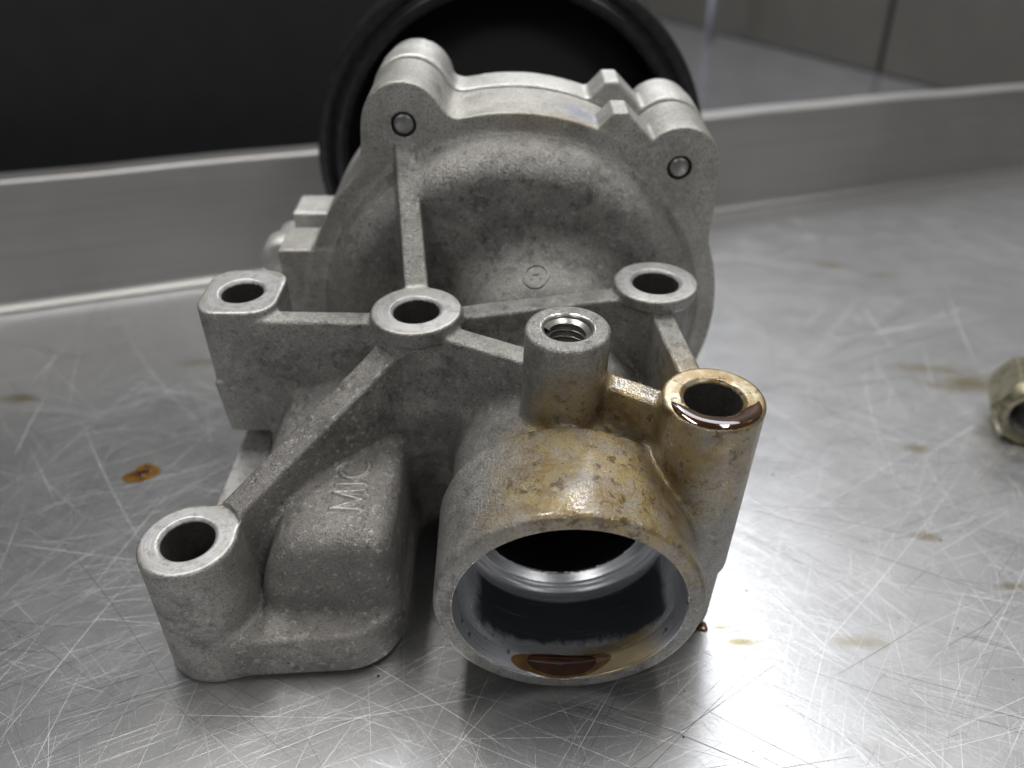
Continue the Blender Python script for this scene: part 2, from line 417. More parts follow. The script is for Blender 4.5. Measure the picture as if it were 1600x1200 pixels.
def split_parts(solid, data, make):
    verts, quads, nrm, lab = data
    names = solid.labels(); uq = list(dict.fromkeys(names)); per = np.array([uq.index(q) for q in names])[lab]
    # stray islands of a label join the neighbour they touch most
    for _ in range(2):
        for li in range(len(uq)):
            fi = np.flatnonzero(per == li)
            if not len(fi): continue
            q = quads[fi]; comp = np.arange(len(verts))
            while True:
                mn = comp[q].min(1); new = comp.copy(); np.minimum.at(new, q.ravel(), np.repeat(mn, 4)); new = new[new]
                if (new == comp).all(): break
                comp = new
            fc = comp[q[:, 0]]; ids, cnt = np.unique(fc, return_counts=True)
            if len(ids) < 2: continue
            for c in ids[cnt < cnt.max()]:
                me_ = fi[fc == c]; vm = np.zeros(len(verts), bool); vm[quads[me_]] = True
                nb = np.flatnonzero(vm[quads].any(1) & (per != li))
                if len(nb): per[me_] = np.bincount(per[nb]).argmax()
    per = np.array(uq, dtype=object)[per]
    off = np.array([0, -9.8, 6.3])
    for name in dict.fromkeys(names):
        q = quads[per == name]
        if not len(q): continue
        used, inv = np.unique(q, return_inverse=True)
        make(name, (verts[used]+off)*CM, inv.reshape(q.shape), nrm[used])

# ---- the pump: pieces of the housing casting
VC = (0.0, -2.3)                         # volute axis (x, z)
BC, BF, BR, BL, BW = (-2.15, 15.13), (3.41, 16.4), (3.87, 11.93), (-6.63, 10.95), (-6.28, 15.95)
PX, PZ = 1.13, -3.6                      # outlet pipe axis
PINS = [(-2.57, 2.97), (4.10, 1.91), (-4.6, -5.2), (3.9, -6.0)]
LOBES = PINS+[(-2.60, 2.15), (4.12, .75)]
def flange_outline(r, rl):
    pts = []
    def f(a):
        # distance at which the union of disc + lobes (smooth) is left along angle a
        t = np.linspace(3, 9, 1500).astype(f4); x = VC[0]+t*math.cos(a); z = VC[1]+t*math.sin(a)
        d = np.sqrt((x-VC[0])**2+(z-VC[1])**2)-r
        for px, pz in LOBES:
            d = smin(d, np.sqrt((x-px)**2+(z-pz)**2)-rl, f4(.5))
        return t[np.argmax(d > 0)]
    for i in range(240):
        a = 2*math.pi*i/240; q = f(a); pts.append((VC[0]+q*math.cos(a), VC[1]+q*math.sin(a)))
    return pts
OUT = flange_outline(5.56, 1.0)
def tab_poly(p0, p1, p2, p3): return [p0, p1, p2, p3]
TOPTAB = [(1.9, 2.7), (2.40, 3.22), (2.72, 3.22), (3.5, 2.45), (3.0, 1.8), (1.8, 2.2)]
LEFTTAB = [(-6.12, -.36), (-4.6, -.36), (-4.6, -2.6), (-6.12, -2.6)]

def disc_lobes(y0, y1, r, rl, ylobe=None, rnd=.1):
    yl = ylobe or y1; yc, hy = (y0+y1)/2, (y1-y0)/2
    def f(x, y, z):
        d = np.sqrt((x-VC[0])**2+(z-VC[1])**2)-r
        for px, pz in LOBES: d = smin(d, np.sqrt((x-px)**2+(z-pz)**2)-rl, f4(.5))
        return box2(d+rnd, np.abs(y-yc)-hy+rnd, rnd)
    return Prim(f, (VC[0]-7.2, y0, VC[1]-7.2), (VC[0]+7.2, y1, VC[1]+7.2))

def side_lobe():                          # flared lobe behind the web: planes, blended
    ax, ay = BC; bx, by = BL; L = math.hypot(bx-ax, by-ay); ux, uy = (bx-ax)/L, (by-ay)/L
    def f(x, y, z):
        t = ((x-ax)*ux+(y-ay)*uy)/L; sd = -(x-ax)*uy+(y-ay)*ux
        d = (-4.62-.46*(-.85-z)-x)*.905
        d = smax(d, sd, f4(.05)); d = smax(d, z+1.0, f4(.15)); d = smax(d, (z+.35+2.7*t+.85)*.9, f4(.15))
        d = smax(d, y-15.15, f4(.1)); return smax(d, -6.1-z, f4(.05))
    return Prim(f, (-7.2, 11.5, -6.2), (-2.0, 15.3, -.8))

def pocket_lobe():
    b = rbox(-5.50, -2.42, 10.72, 15.3, -6.0, -2.84, .50, (.03, .03))
    return Prim(lambda x, y, z: smax(b.f(x, y, z), -(x+5.0)*.78+(z+3.35)*.62-(y-11.6)*.12, f4(.6)), b.lo, b.hi)

H = Solid()
# flange with bolt lobes, tabs
H.add(disc_lobes(18.6, 20.60, 5.56, 1.0, None, .05), 'flange', 0)
H.add(ypoly(TOPTAB, 18.6, 19.6, .06, .03), 'flange', .1)
H.add(ypoly(LEFTTAB, 18.6, 20.0, .06, .03), 'flange', .15)
# volute body and hub
H.add(ycyl(VC[0], VC[1], 17.72, 19.2, 4.76, 5.2, .55), 'volute', .25)
H.add(ycyl(.85, -2.35, 16.25, 18.3, 2.05, 2.80, .55), 'volute', .6)
# neck and outlet pipe drum
H.add(ycyl(PX-.12, PZ+.12, 11.6, 18.2, 2.36, 2.42, .3), 'neck', .2)
H.add(ycyl(PX, PZ, 9.7, 12.15, 2.69, 2.72, .13), 'outlet_pipe', .10)
# filler body between volute and foot
H.add(rbox(-5.2, 3.0, 15.6, 19.2, -6.1, -2.4, .4), 'volute', .5)
# base plate and foot
H.add(zpoly([(-6.3, 11.22), (-3.75, 11.38), (-3.7, 16.6), (-5.7, 16.8)], -6.3, -5.10, .15, 1.3, .03), 'foot', .12)
# lobe with the foundry mark, and the lobe behind the web
H.add(pocket_lobe(), 'pocket_lobe', .34)
H.add(side_lobe(), 'rear_lobe', .04)
H.add(rbox(-6.95, -6.15, 12.6, 16.8, -6.3, -4.05, .06, (.0, .0)), 'base_flange', .08)
# webs and ribs
H.add(wall((BC[0]-.1, BC[1]-.1), (BL[0]+.35, BL[1]+.4), -.33, -3.0, -6.2, .78, .09, .012, .66), 'web', .22)
H.add(wall(BC, (BW[0]+.3, 15.20), -.22, -.20, -4.2, .5, .10, .01), 'rib:a', .2)
H.add(wall(BC, BF, -.20, -.20, -4.5, .56, .08, .03), 'rib:b', .2)
H.add(wall((BC[0], BC[1]-.15), (1.0, 13.47), -.25, -.33, -4.5, .56, .09, .03), 'rib:c', .22)
H.add(wall((1.75, 13.10), BR, -.34, -.42, -4.5, .54, .09, .03), 'rib:g', .22)
H.add(wall(BF, BR, -.40, -.42, -4.6, .52, .08, .03), 'rib:d', .2)
H.add(wall((-2.60, 18.72), (-2.22, 15.95), 2.62, -.22, -3.5, .50, .07, .02, .56), 'rib:e', .15)
H.add(rbox(-3.2, 1.0, 14.3, 16.2, -6.0, -1.9, .5), 'web', .5)
# raised foundry letters "MIC", reading away from the viewer, heads to the left
def strokes(label, pts, r=.052, z=-2.838):
    for (ax_, ay_), (bx_, by_) in zip(pts, pts[1:]): H.add(flare((ax_, ay_, z), (bx_, by_, z), r, r), label, .012)
XB, XT = -3.20, -3.84
strokes('letter:M', [(XB, 11.70), (XT, 11.74), (XB, 11.98), (XT, 12.22), (XB, 12.26)])
strokes('letter:I', [(XB, 12.46), (XT, 12.46)])
strokes('letter:C', [(-3.52+.32*math.cos(a), 12.98-.33*math.sin(a)) for a in np.linspace(R(-38), R(218), 13)])
# bosses
H.add(vcyl(*BC, -3.5, 0, .92, .84, .08), 'boss:c', .30); H.add(vcyl(*BC, -.42, 0, 1.0, 1.03, .07), 'boss:c', .12)
H.add(vcyl(*BF, -6.0, 0, .86, .84, .08), 'boss:f', .25); H.add(vcyl(*BF, -.34, 0, .96, 1.0, .07), 'boss:f', .10)
H.add(vcyl(*BR, -4.4, 0, .93, 1.0, .08), 'boss:r', .18); H.add(vcyl(*BR, -6.25, -4.3, .80, .84, .06), 'boss:r', .04)
H.add(vcyl(*BL, -6.3, -2.9, 1.10, 1.0, .10), 'boss:l', .28)
H.add(zpoly([(BW[0]-.32, BW[1]-.42), (BW[0]+.34, BW[1]-.42), (BW[0]+.34, BW[1]+.45), (BW[0]-.32, BW[1]+.45)], -2.15, 0, .07, .58), 'boss:w', .12)
H.add(rbox(BW[0]-.72, BW[0]+1.1, BW[1]-.95, BW[1]+1.0, -3.5, -1.9, .12, (-.06, -.03)), 'boss:w', .08)
H.add(vcyl(1.10, 13.05, -2.2, .87, .88, .85, .09, (-.06, 0)), 'post', .16)
H.cut(rbox(-8, 8, 16, 24, -9.5, -7.25, .02), 'flange', .0)
# cuts: machined faces, holes, bore
for key, (bx, by), zt, r in (('c', BC, 0, .52), ('f', BF, 0, .54), ('r', BR, 0, .56), ('l', BL, -2.9, .54), ('w', BW, 0, .48)):
    H.cut(vcyl(bx, by, zt, zt+(.05 if key in 'cf' else 1.2), 1.02 if key != 'l' else 1.06, rnd=.02) if key != 'w' else rbox(bx-1.3, bx+.93, by-1.3, by+1.3, 0, 1, .02), 'face:'+key, .0)
    H.cut(vcyl(bx, by, zt-2.6, zt+.3, r, rnd=.1), 'hole:'+key, .0)
    H.cut(vcyl(bx, by, zt-.10, zt+.03, r-.03, r+.10, .0), 'face:'+key, .0)
H.cut(vcyl(1.10, 13.05, .87, 2.0, 1.1, rnd=.02), 'face:p', .0)
H.cut(vcyl(1.10, 13.05, -1.2, 1.2, .465, rnd=.05), 'hole:p', .0)
H.cut(vcyl(1.10, 13.05, .80, 1.05, .44, .73, .0), 'hole:p', .0)
H.cut(ycyl(PX, PZ, 9.0, 12.0, 2.20, 2.20, .02), 'bore', .0)
H.cut(ycyl(PX, PZ, 9.45, 10.25, 2.40, 2.15, .0), 'bore', .0)
H.cut(ycyl(PX, PZ, 11.75, 12.2, 2.2, 1.88, .0), 'bore', .0)
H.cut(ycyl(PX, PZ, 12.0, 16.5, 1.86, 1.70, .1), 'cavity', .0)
for px, pz in PINS[:2]:
    H.cut(ycyl(px, pz, 18.0, 18.85, .30, .285, .03), 'pinhole:%d' % (px > 0), .02)

VOX = 0.045
data = H.mesh((-8.1, 9.4, -7.5), (5.9, 21.0, 4.3), VOX)

pump = bpy.data.objects.new('water_pump', None); COL.objects.link(pump); pump.empty_display_size = .03
pump.rotation_euler = (TILT, 0, 0); pump.location = (0, 0, 0.0)
tag(pump, 'cast aluminium engine water pump housing with oily outlet pipe and black pulley behind', 'water pump')
parts = {}
NAMES = {'flange': ('flange', M_flange), 'volute': ('volute_body', M_cast), 'neck': ('pipe_neck', M_cast), 'outlet_pipe': ('outlet_pipe', M_cast),
         'foot': ('foot_plate', M_foot), 'base_flange': ('base_flange', M_face), 'pocket_lobe': ('pocket_lobe', M_foot), 'rear_lobe': ('side_lobe', M_cast), 'web': ('web_wall', M_foot),
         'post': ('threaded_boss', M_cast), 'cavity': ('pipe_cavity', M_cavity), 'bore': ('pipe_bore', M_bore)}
LBL = {'boss:r': 'oil wetted bolt boss on the right', 'boss:w': 'square shouldered bolt boss', 'boss:l': 'tall low bolt boss by the foot'}
def make(name, v, f, n):
    k = name.split(':')
    if k[0] == 'boss': nm, mt, par = 'mounting_boss', M_cast, pump
    elif k[0] == 'pinhole': nm, mt, par = 'pin_recess', M_hole, 'flange'
    elif k[0] == 'letter': nm, mt, par = 'raised_letter', M_letter, 'pocket_lobe'
    elif k[0] == 'rib': nm, mt, par = 'rib', M_cast, pump
    elif k[0] == 'face':
        nm, mt, par = 'machined_face', M_face_oil if k[1] == 'r' else (M_cast if k[1] == 'p' else M_face), 'post' if k[1] == 'p' else 'boss:'+k[1]
    elif k[0] == 'hole': nm, mt, par = 'bolt_hole', M_thread if k[1] == 'p' else M_hole, 'post' if k[1] == 'p' else 'boss:'+k[1]
    else:
        nm, mt = NAMES[name]; par = pump
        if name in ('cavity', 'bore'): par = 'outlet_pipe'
    if isinstance(par, str): par = parts[par]
    o = link_mesh(nm, v, f, mt, par, True, n); parts[name] = o
    if name in LBL: o['label'] = LBL[name]
split_parts(H, data, make)

# ---- rear cover and gasket
Cv = Solid()
Cv.add(disc_lobes(20.82, 22.0, 5.56, 1.0, None, .05), 'rear_cover', 0)
for px, pz in PINS: Cv.add(ycyl(px, pz, 20.82, 22.75, 1.0, .96, .06), 'rear_cover', .15)
Cv.add(ypoly([(x, z+.08) for x, z in TOPTAB], 20.82, 22.0, .08, .03), 'rear_cover', .1)
Cv.add(ypoly([(x-.10, z+.02) for x, z in LEFTTAB], 20.82, 22.1, .06, .03), 'rear_cover', .12)
Cv.cut(rbox(-8, 8, 16, 24, -9.5, -7.3, .02), 'rear_cover', .0)
split_parts(Cv, Cv.mesh((-7.4, 20.6, -9.4), (7.4, 23.0, 4.6), .07), lambda nm, v, f, n: link_mesh('rear_cover', v, f, M_cover, pump, True, n))
def ring_extrude(name, pts, y0, y1, mat, parent):
    n = len(pts); v = [P(x, y0, z) for x, z in pts]+[P(x, y1, z) for x, z in pts]
    f = [(i, (i+1) % n, n+(i+1) % n, n+i) for i in range(n)]+[tuple(range(n)), tuple(range(2*n-1, n-1, -1))]
    return link_mesh(name, v, f, mat, parent, False)
ring_extrude('gasket', [(VC[0]+(x-VC[0])*.965, max(-7.27, VC[1]+(z-VC[1])*.965)) for x, z in OUT], 20.55, 20.88, M_gasket, pump)

# ---- lathe helper (axis along y through cx, cz): profile of (r, y)
def lathe(name, prof, cx, cz, mat, parent, seg=128, smooth=True):
    v, f = [], []; m = len(prof)
    for i in range(seg):
        a = 2*math.pi*i/seg
        for r, y in prof: v.append(P(cx+r*math.cos(a), y, cz+r*math.sin(a)))
    for i in range(seg):
        for j in range(m-1):
            a, b = i*m+j, ((i+1) % seg)*m+j
            f.append((a, b, b+1, a+1))
    return link_mesh(name, v, f, mat, parent, smooth)
PUL = (-.05, -1.65); PDY, PSC = 3.35, 1.075
rimp = [(5.30, 26.3), (5.38, 25.2), (5.42, 24.6)]+[(5.66-.24*math.cos(a), 24.30-.24*math.sin(a)) for a in np.linspace(0, math.pi*.8, 9)]+[(5.94, 24.34)]+[(6.20-.24*math.cos(a), 24.28-.20*math.sin(a)) for a in np.linspace(.2, math.pi, 9)]+[(6.46, 24.6)]
for i in range(5): rimp += [(6.12, 24.75+i*.36), (6.40, 24.92+i*.36)]
rimp += [(6.42, 26.55), (6.3, 26.7), (5.30, 26.7)]
rimp = [(r_*PSC, y_+PDY) for r_, y_ in rimp]
pul = lathe('pulley', rimp, *PUL, M_black, pump)
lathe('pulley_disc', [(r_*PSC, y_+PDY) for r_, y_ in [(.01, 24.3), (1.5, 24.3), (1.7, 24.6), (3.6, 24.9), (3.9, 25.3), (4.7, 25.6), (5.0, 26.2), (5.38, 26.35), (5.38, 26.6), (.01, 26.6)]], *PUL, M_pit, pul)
lathe('hub_shaft', [(.01, 22.0), (1.6, 22.0), (1.6, 27.9)], VC[0], VC[1], M_black, pump, 48)
# ---- dowel pins, cover bolt
for px, pz in PINS[:2]:
    lathe('dowel_pin', [(.001, 18.60), (.19, 18.60), (.25, 18.65), (.262, 18.70), (.262, 18.9)], px, pz, M_steel, pump, 40)
lathe('cover_bolt', [(.001, 20.6), (.5, 20.62), (.62, 20.72), (.64, 21.4), (.45, 21.5), (.45, 22.4)], -6.75, -1.75, M_cover, pump, 40)

# ---- thread inside the threaded boss
def thread(cx, cy, z0, z1, rmin, rmaj, pitch, mat, parent):
    v, f = [], []; seg = 48; turns = (z1-z0)/pitch; N = int(turns*seg)
    prof = [(rmaj, 0), (rmin, .42*pitch), (rmin, .54*pitch), (rmaj, .96*pitch)]
    for i in range(N+1):
        a = 2*math.pi*i/seg; z = z0+pitch*i/seg
        for r, dz in prof: v.append(P(cx+r*math.cos(a), cy+r*math.sin(a), z+dz))
    for i in range(N):
        for j in range(3):
            a, b = i*4+j, (i+1)*4+j; f.append((a, a+1, b+1, b))
    return link_mesh('screw_thread', v, f, mat, parent, False)
thread(1.10, 13.05, -1.1, .68, .365, .474, .155, M_thread, parts['post'])

# ------------------------------------------------------------------ raised foundry marks, laid on the casting surface
def emboss(body, size, origin, xdir, ydir, ndir, height, mat, parent, name='raised_lettering', bold=.0, ring=None):
    """flat outline in the plane (xdir, ydir) at origin (photo frame, cm), dropped along -ndir on the casting"""
    segs = []
    if body:
        cu = bpy.data.curves.new('tmp', 'FONT'); cu.body = body; cu.size = 1; cu.align_x = 'CENTER'; cu.align_y = 'CENTER'; cu.fill_mode = 'FRONT'
        cu.offset = bold; cu.resolution_u = 4
        to = bpy.data.objects.new('tmp', cu); COL.objects.link(to)
        me = bpy.data.meshes.new_from_object(to.evaluated_get(bpy.context.evaluated_depsgraph_get()))
        bpy.data.objects.remove(to); bpy.data.curves.remove(cu)
        bm = bmesh.new(); bm.from_mesh(me); bpy.data.meshes.remove(me)
    else:
        bm = bmesh.new()
        n = 56; r0, r1 = ring
        vs = [[bm.verts.new((r*math.cos(2*math.pi*i/n), r*math.sin(2*math.pi*i/n), 0)) for i in range(n)] for r in (r0, r1)]
        for i in range(n): bm.faces.new((vs[0][i], vs[0][(i+1) % n], vs[1][(i+1) % n], vs[1][i]))
    bmesh.ops.triangulate(bm, faces=bm.faces[:])
    for _ in range(3):
        es = [e for e in bm.edges if e.calc_length()*size > .07]
        if not es: break
        bmesh.ops.subdivide_edges(bm, edges=es, cuts=1); bmesh.ops.triangulate(bm, faces=[q for q in bm.faces if len(q.verts) > 3])
    ext = bmesh.ops.extrude_face_region(bm, geom=bm.faces[:])
    top = {q for q in ext['geom'] if isinstance(q, bmesh.types.BMVert)}
    bm.verts.ensure_lookup_table(); bm.verts.index_update()
    o = np.array(origin, f4); xd, yd, nd = [np.array(Vector(q).normalized(), f4) for q in (xdir, ydir, ndir)]
    uv = np.array([v.co[:2] for v in bm.verts], f4)*size
    istop = np.array([v in top for v in bm.verts])
    p = o+uv[:, :1]*xd+uv[:, 1:]*yd+nd*1.2
    for _ in range(40):
        d = H.ev(p[:, 0].copy(), p[:, 1].copy(), p[:, 2].copy()); p = p-nd*np.clip(d, -.05, .3)[:, None]*.8
    p = p+nd*np.where(istop, height, -.04)[:, None]
    for v, q in zip(bm.verts, p): v.co = P(*map(float, q))
    bmesh.ops.recalc_face_normals(bm, faces=bm.faces[:])
    me = bpy.data.meshes.new(name); bm.to_mesh(me); bm.free(); me.materials.append(mat)
    ob = bpy.data.objects.new(name, me); COL.objects.link(ob); ob.parent = parent
    return ob
emboss('JF0216', .44, (-5.3, 9.95, -5.75), (1, .07, 0), (0, 0, 1), (0, -1, 0), .012, M_foot, parts['foot'])
emboss('', .33, (.58, 16.85, .2), (1, 0, 0), (0, 1, 0), (0, 0, 1), .04, M_cast, parts['volute'], 'raised_emblem', ring=(.80, 1.0))
emboss('H', .42, (.58, 16.85, .2), (1, 0, 0), (0, 1, 0), (0, 0, 1), .035, M_cast, parts['volute'], 'raised_emblem')

# ------------------------------------------------------------------ setting: steel bench, lip, what stands behind
def steel_bench():
    m = NT('scratched_stainless_steel')
    def streaks(ang, sx, sy, a, b, detail=4):
        rt = m.n('ShaderNodeMapping'); m.L(m.co.outputs['Object'], rt.inputs[0]); rt.inputs['Rotation'].default_value = (0, 0, ang)
        mp = m.n('ShaderNodeMapping'); m.L(rt.outputs[0], mp.inputs[0]); mp.inputs['Scale'].default_value = (sx, sy, 1)
        return m.ramp(m.noise(1, detail, .6, mp.outputs[0]), a, b)
    big = m.noise(14, 5, .6); mid = m.noise(60, 4, .6)
    c = m.mix(m.ramp(big, .3, .7), (0.60, 0.60, 0.612), (0.67, 0.67, 0.68))
    fine = None
    for ang, sx, sy in ((.35, 25, 1500), (-.45, 30, 1300), (1.1, 30, 1400), (-1.15, 22, 1200), (.75, 35, 1700)):
        q = streaks(ang, sx, sy, .58, .74); fine = q if fine is None else m.math('MAXIMUM', fine, q)
    c = m.mix(m.mul(fine, .36), c, (0.80, 0.80, 0.80))
    dk = None
    for ang, sx, sy in ((.25, 14, 900), (-.2, 16, 1000), (1.3, 18, 900)):
        q = streaks(ang, sx, sy, .66, .75); dk = q if dk is None else m.math('MAXIMUM', dk, q)
    c = m.mix(m.mul(dk, .22), c, (0.20, 0.20, 0.205))
    x, y, z = m.xyz()
    stain = m.mul(m.ramp(m.noise(38, 5, .65), .64, .74), .30)
    c = m.mix(stain, c, (0.34, 0.30, 0.20))
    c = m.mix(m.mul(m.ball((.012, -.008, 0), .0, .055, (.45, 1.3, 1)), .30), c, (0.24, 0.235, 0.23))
    def smear(cx, cy, rx, ry, amt, col):
        nonlocal c
        k = m.ball((cx, cy, 0), .0, .012, (.012/rx, .012/ry, 1)); c = m.mix(m.mul(k, amt), c, col)
    for cx, cy, rx, ry, am in ((.168, .134, .024, .010, .9), (.158, .145, .020, .007, .7), (.159, .2527, .012, .008, .8), (.180, .240, .012, .006, .6), (.129, .0918, .006, .004, .8),
                               (.1125, .049, .005, .0028, .8), (-.1746, .123, .012, .005, .9), (-.12, .150, .012, .006, .5), (.126, .030, .006, .002, .7), (.08, .012, .010, .003, .5), (.0533, .012, .006, .0016, .95), (.049, .0165, .003, .001, .8)):
        smear(cx, cy, rx, ry, am, (0.34, 0.285, 0.15))
    rough = m.mixf(m.ramp(mid, .3, .7), .29, .33); rough = m.mixf(m.mul(fine, .5), rough, .42)
    h = m.math('SUBTRACT', fine, dk)
    n = m.bump(h, .10, .0002)
    return m.set(Base_Color=c, Metallic=.9, Roughness=rough, Normal=n)
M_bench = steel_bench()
def brushed(name, col, rough=.50):
    m = NT(name)
    mp = m.n('ShaderNodeMapping'); m.L(m.co.outputs['Object'], mp.inputs[0]); mp.inputs['Scale'].default_value = (8, 8, 700)
    s = m.noise(1, 3, .6, mp.outputs[0]); b = m.noise(9, 4)
    c = m.mix(m.ramp(b, .3, .7), tuple(q*.8 for q in col), col); c = m.mix(m.mul(m.ramp(s, .4, .7), .25), c, tuple(q*.6 for q in col))
    return m.set(Base_Color=c, Metallic=.9, Roughness=rough, Normal=m.bump(s, .05, .0002))
M_lip = brushed('brushed_steel_lip', (0.46, 0.45, 0.44))
def quad(name, pts, mat, **kw):
    o = link_mesh(name, pts, [(0, 1, 2, 3)], mat, None, False); tag(o, **kw); return o
LA, LB = Vector((-0.80, -0.0436)), Vector((0.70, 0.5819))         # lip base line in plan (through y = .29 + .417 x)
ld = (LB-LA).normalized(); ln = Vector((-ld.y, ld.x))
def lp(t, off, z): q = LA+ld*t+ln*off; return (q.x, q.y, z)
LL = (LB-LA).length
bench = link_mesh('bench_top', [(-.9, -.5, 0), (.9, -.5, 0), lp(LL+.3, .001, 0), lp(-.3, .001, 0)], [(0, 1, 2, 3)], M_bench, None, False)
tag(bench, 'scratched stainless steel bench top with brown oil stains under the pump', 'bench', kind='structure')
# lip profile (offset behind line, height): cove, upright, rolled top, return flange
prof = [(-.004, .0002)]+[(-.004*math.cos(a), .004*(1-math.cos(math.pi/2-a))+.0002) for a in [R(20), R(45), R(70)]]+[(.0, .0045)]
prof += [(.0005, .03), (.001, .0535)]+[(.001+.002*(1-math.cos(a)), .0535+.002*math.sin(a)) for a in [R(30), R(60), R(90)]]+[(.016, .0555), (.0175, .0545), (.018, .052), (.018, .0)]
v, f = [], []
NS = 60
for i in range(NS+1):
    wob = .0006*math.sin(i*.5)+.0003*math.sin(i*1.7)
    for o_, z_ in prof: v.append(lp(LL*i/NS, o_+wob*(z_/.055), z_+wob*.6*(z_/.055)))
m_ = len(prof)
for i in range(NS):
    for j in range(m_-1): f.append((i*m_+j, (i+1)*m_+j, (i+1)*m_+j+1, i*m_+j+1))
lip = link_mesh('bench_lip', v, f, M_lip, None, True)
tag(lip, 'upturned brushed steel edge running along the back of the bench', 'bench lip', kind='structure')
rear = quad('rear_counter', [lp(-.6, .019, -.004), lp(LL+2.2, .019, -.004), lp(LL+2.2, 3.0, -.004), lp(-.6, 3.0, -.004)], plain('grey_counter', (0.25, 0.25, 0.265), .22, .7, .02, 30), kind='structure')
tag(rear, 'blurred grey steel counter beyond the bench lip', 'counter')
def box_obj(name, x0, x1, y0, y1, z0, z1, mat, parent=None, bev=.004, rotz=0, loc=(0, 0, 0)):
    bm = bmesh.new(); bmesh.ops.create_cube(bm, size=1)
    for q in bm.verts: q.co = Vector((x0+(q.co.x+.5)*(x1-x0), y0+(q.co.y+.5)*(y1-y0), z0+(q.co.z+.5)*(z1-z0)))
    bmesh.ops.bevel(bm, geom=bm.edges[:], offset=bev, segments=2, affect='EDGES')
    me = bpy.data.meshes.new(name); bm.to_mesh(me); bm.free(); me.materials.append(mat)
    o = bpy.data.objects.new(name, me); COL.objects.link(o); o.parent = parent
    if not parent: o.location = loc; o.rotation_euler = (0, 0, rotz)
    return o
# black cabinet behind the left half of the lip
M_darkcab = plain('black_cabinet_paint', (0.010, 0.0105, 0.011), .55, 0, .05, 60, .2)
cabl = bpy.data.objects.new('black_cabinet', None); COL.objects.link(cabl); cabl.location = lp(LL*.5, .07, -.003); cabl.rotation_euler = (0, 0, math.atan2(ld.y, ld.x))
tag(cabl, 'tall black cabinet standing behind the lip on the left', 'cabinet')
box_obj('cabinet_body', -.75, .03, .02, .5, .0, .75, M_darkcab, cabl); box_obj('cabinet_door', -.74, .02, .0, .019, .012, .74, M_darkcab, cabl, .003)
# olive wall panels to the right, running away from the viewer
M_olive = plain('olive_grey_panel', (0.030, 0.028, 0.022), .5, 0, .03, 20, .12)
wl = bpy.data.objects.new('side_wall', None); COL.objects.link(wl)
wa, wb = Vector((.475, .80)), Vector((.315, 1.62)); wd = (wb-wa).normalized()
wl.location = (wa.x, wa.y, -.003); wl.rotation_euler = (0, 0, math.atan2(wd.y, wd.x))
tag(wl, 'dark olive panelled wall standing beyond the counter on the right', 'wall')
box_obj('wall_panel', -.6, .118, -.03, 0, 0, 1.2, M_olive, wl, .002); box_obj('wall_panel', .124, 1.6, -.03, 0, 0, 1.2, M_olive, wl, .002); box_obj('wall_backing', -.6, 1.6, -.05, -.031, 0, 1.2, M_olive, wl, .001)
# pale hose hanging at the back
M_hose = plain('pale_hose', (0.20, 0.21, 0.25), .5)
def tube(name, pts, r, mat, parent=None, seg=14):
    v, f = [], []
    for i, p in enumerate(pts):
        d = (Vector(pts[min(i+1, len(pts)-1)])-Vector(pts[max(i-1, 0)])).normalized(); a = d.orthogonal().normalized(); b = d.cross(a)
        for k in range(seg): q = Vector(p)+(a*math.cos(2*math.pi*k/seg)+b*math.sin(2*math.pi*k/seg))*r; v.append(tuple(q))
    for i in range(len(pts)-1):
        for k in range(seg): f.append((i*seg+k, i*seg+(k+1) % seg, (i+1)*seg+(k+1) % seg, (i+1)*seg+k))
    f += [tuple(range(seg))[::-1], tuple(range((len(pts)-1)*seg, len(pts)*seg))]
    return link_mesh(name, v, f, mat, parent)
hz = tube('hanging_hose', [(.322+.004*math.sin(z*3), 1.28, z) for z in np.linspace(-.002, 1.2, 24)], .0065, M_hose)
tag(hz, 'pale hose hanging down to the counter in front of the olive wall', 'hose')

# ------------------------------------------------------------------ oil, nut, scratches
def oil_mat(name, col, rough=.06):
    m = NT(name); n = m.noise(200, 3)
    c = m.mix(m.ramp(n, .35, .65), col, tuple(q*.45 for q in col))
    return m.set(Base_Color=c, Roughness=rough, Coat_Weight=1.0, Coat_Roughness=.03, Specular_IOR_Level=.6)
M_oil = oil_mat('dark_engine_oil', (0.060, 0.020, 0.004)); M_oil_t = oil_mat('thin_amber_oil', (0.20, 0.10, 0.016), .2)
def drop(name, outline, hgt, mat, to3, label, parent=None, cat='oil'):
    """low domed puddle over a closed plan outline; to3 maps (u, v, height) to a point"""
    cu = sum(p[0] for p in outline)/len(outline); cv = sum(p[1] for p in outline)/len(outline)
    n = len(outline); rings = [(1.0, 0.0), (.93, .45), (.8, .75), (.55, .94), (.25, 1.0)]
    v = [to3(cu+(a-cu)*s, cv+(b-cv)*s, h*hgt) for s, h in rings for a, b in outline]+[to3(cu, cv, hgt)]
    f = [(j*n+i, j*n+(i+1) % n, (j+1)*n+(i+1) % n, (j+1)*n+i) for j in range(len(rings)-1) for i in range(n)]+[(4*n+i, 4*n+(i+1) % n, 5*n) for i in range(n)]
    o = link_mesh(name, v, f, mat, parent)
    if label: tag(o, label, cat)
    return o
def blob(cx, cy, rx, ry, seed, rot=0, n=40, amp=.22):
    r_ = random.Random(seed); ph = [(r_.uniform(0, 6.28), amp/(k*.8+.4)*r_.uniform(.4, 1)) for k in range(1, 5)]
    out = []
    for i in range(n):
        a = 2*math.pi*i/n; s = 1+sum(q*math.sin((k+1)*a+p) for k, (p, q) in enumerate(ph)); x, y = rx*s*math.cos(a), ry*s*math.sin(a)
        out.append((cx+x*math.cos(rot)-y*math.sin(rot), cy+x*math.sin(rot)+y*math.cos(rot)))
    return out
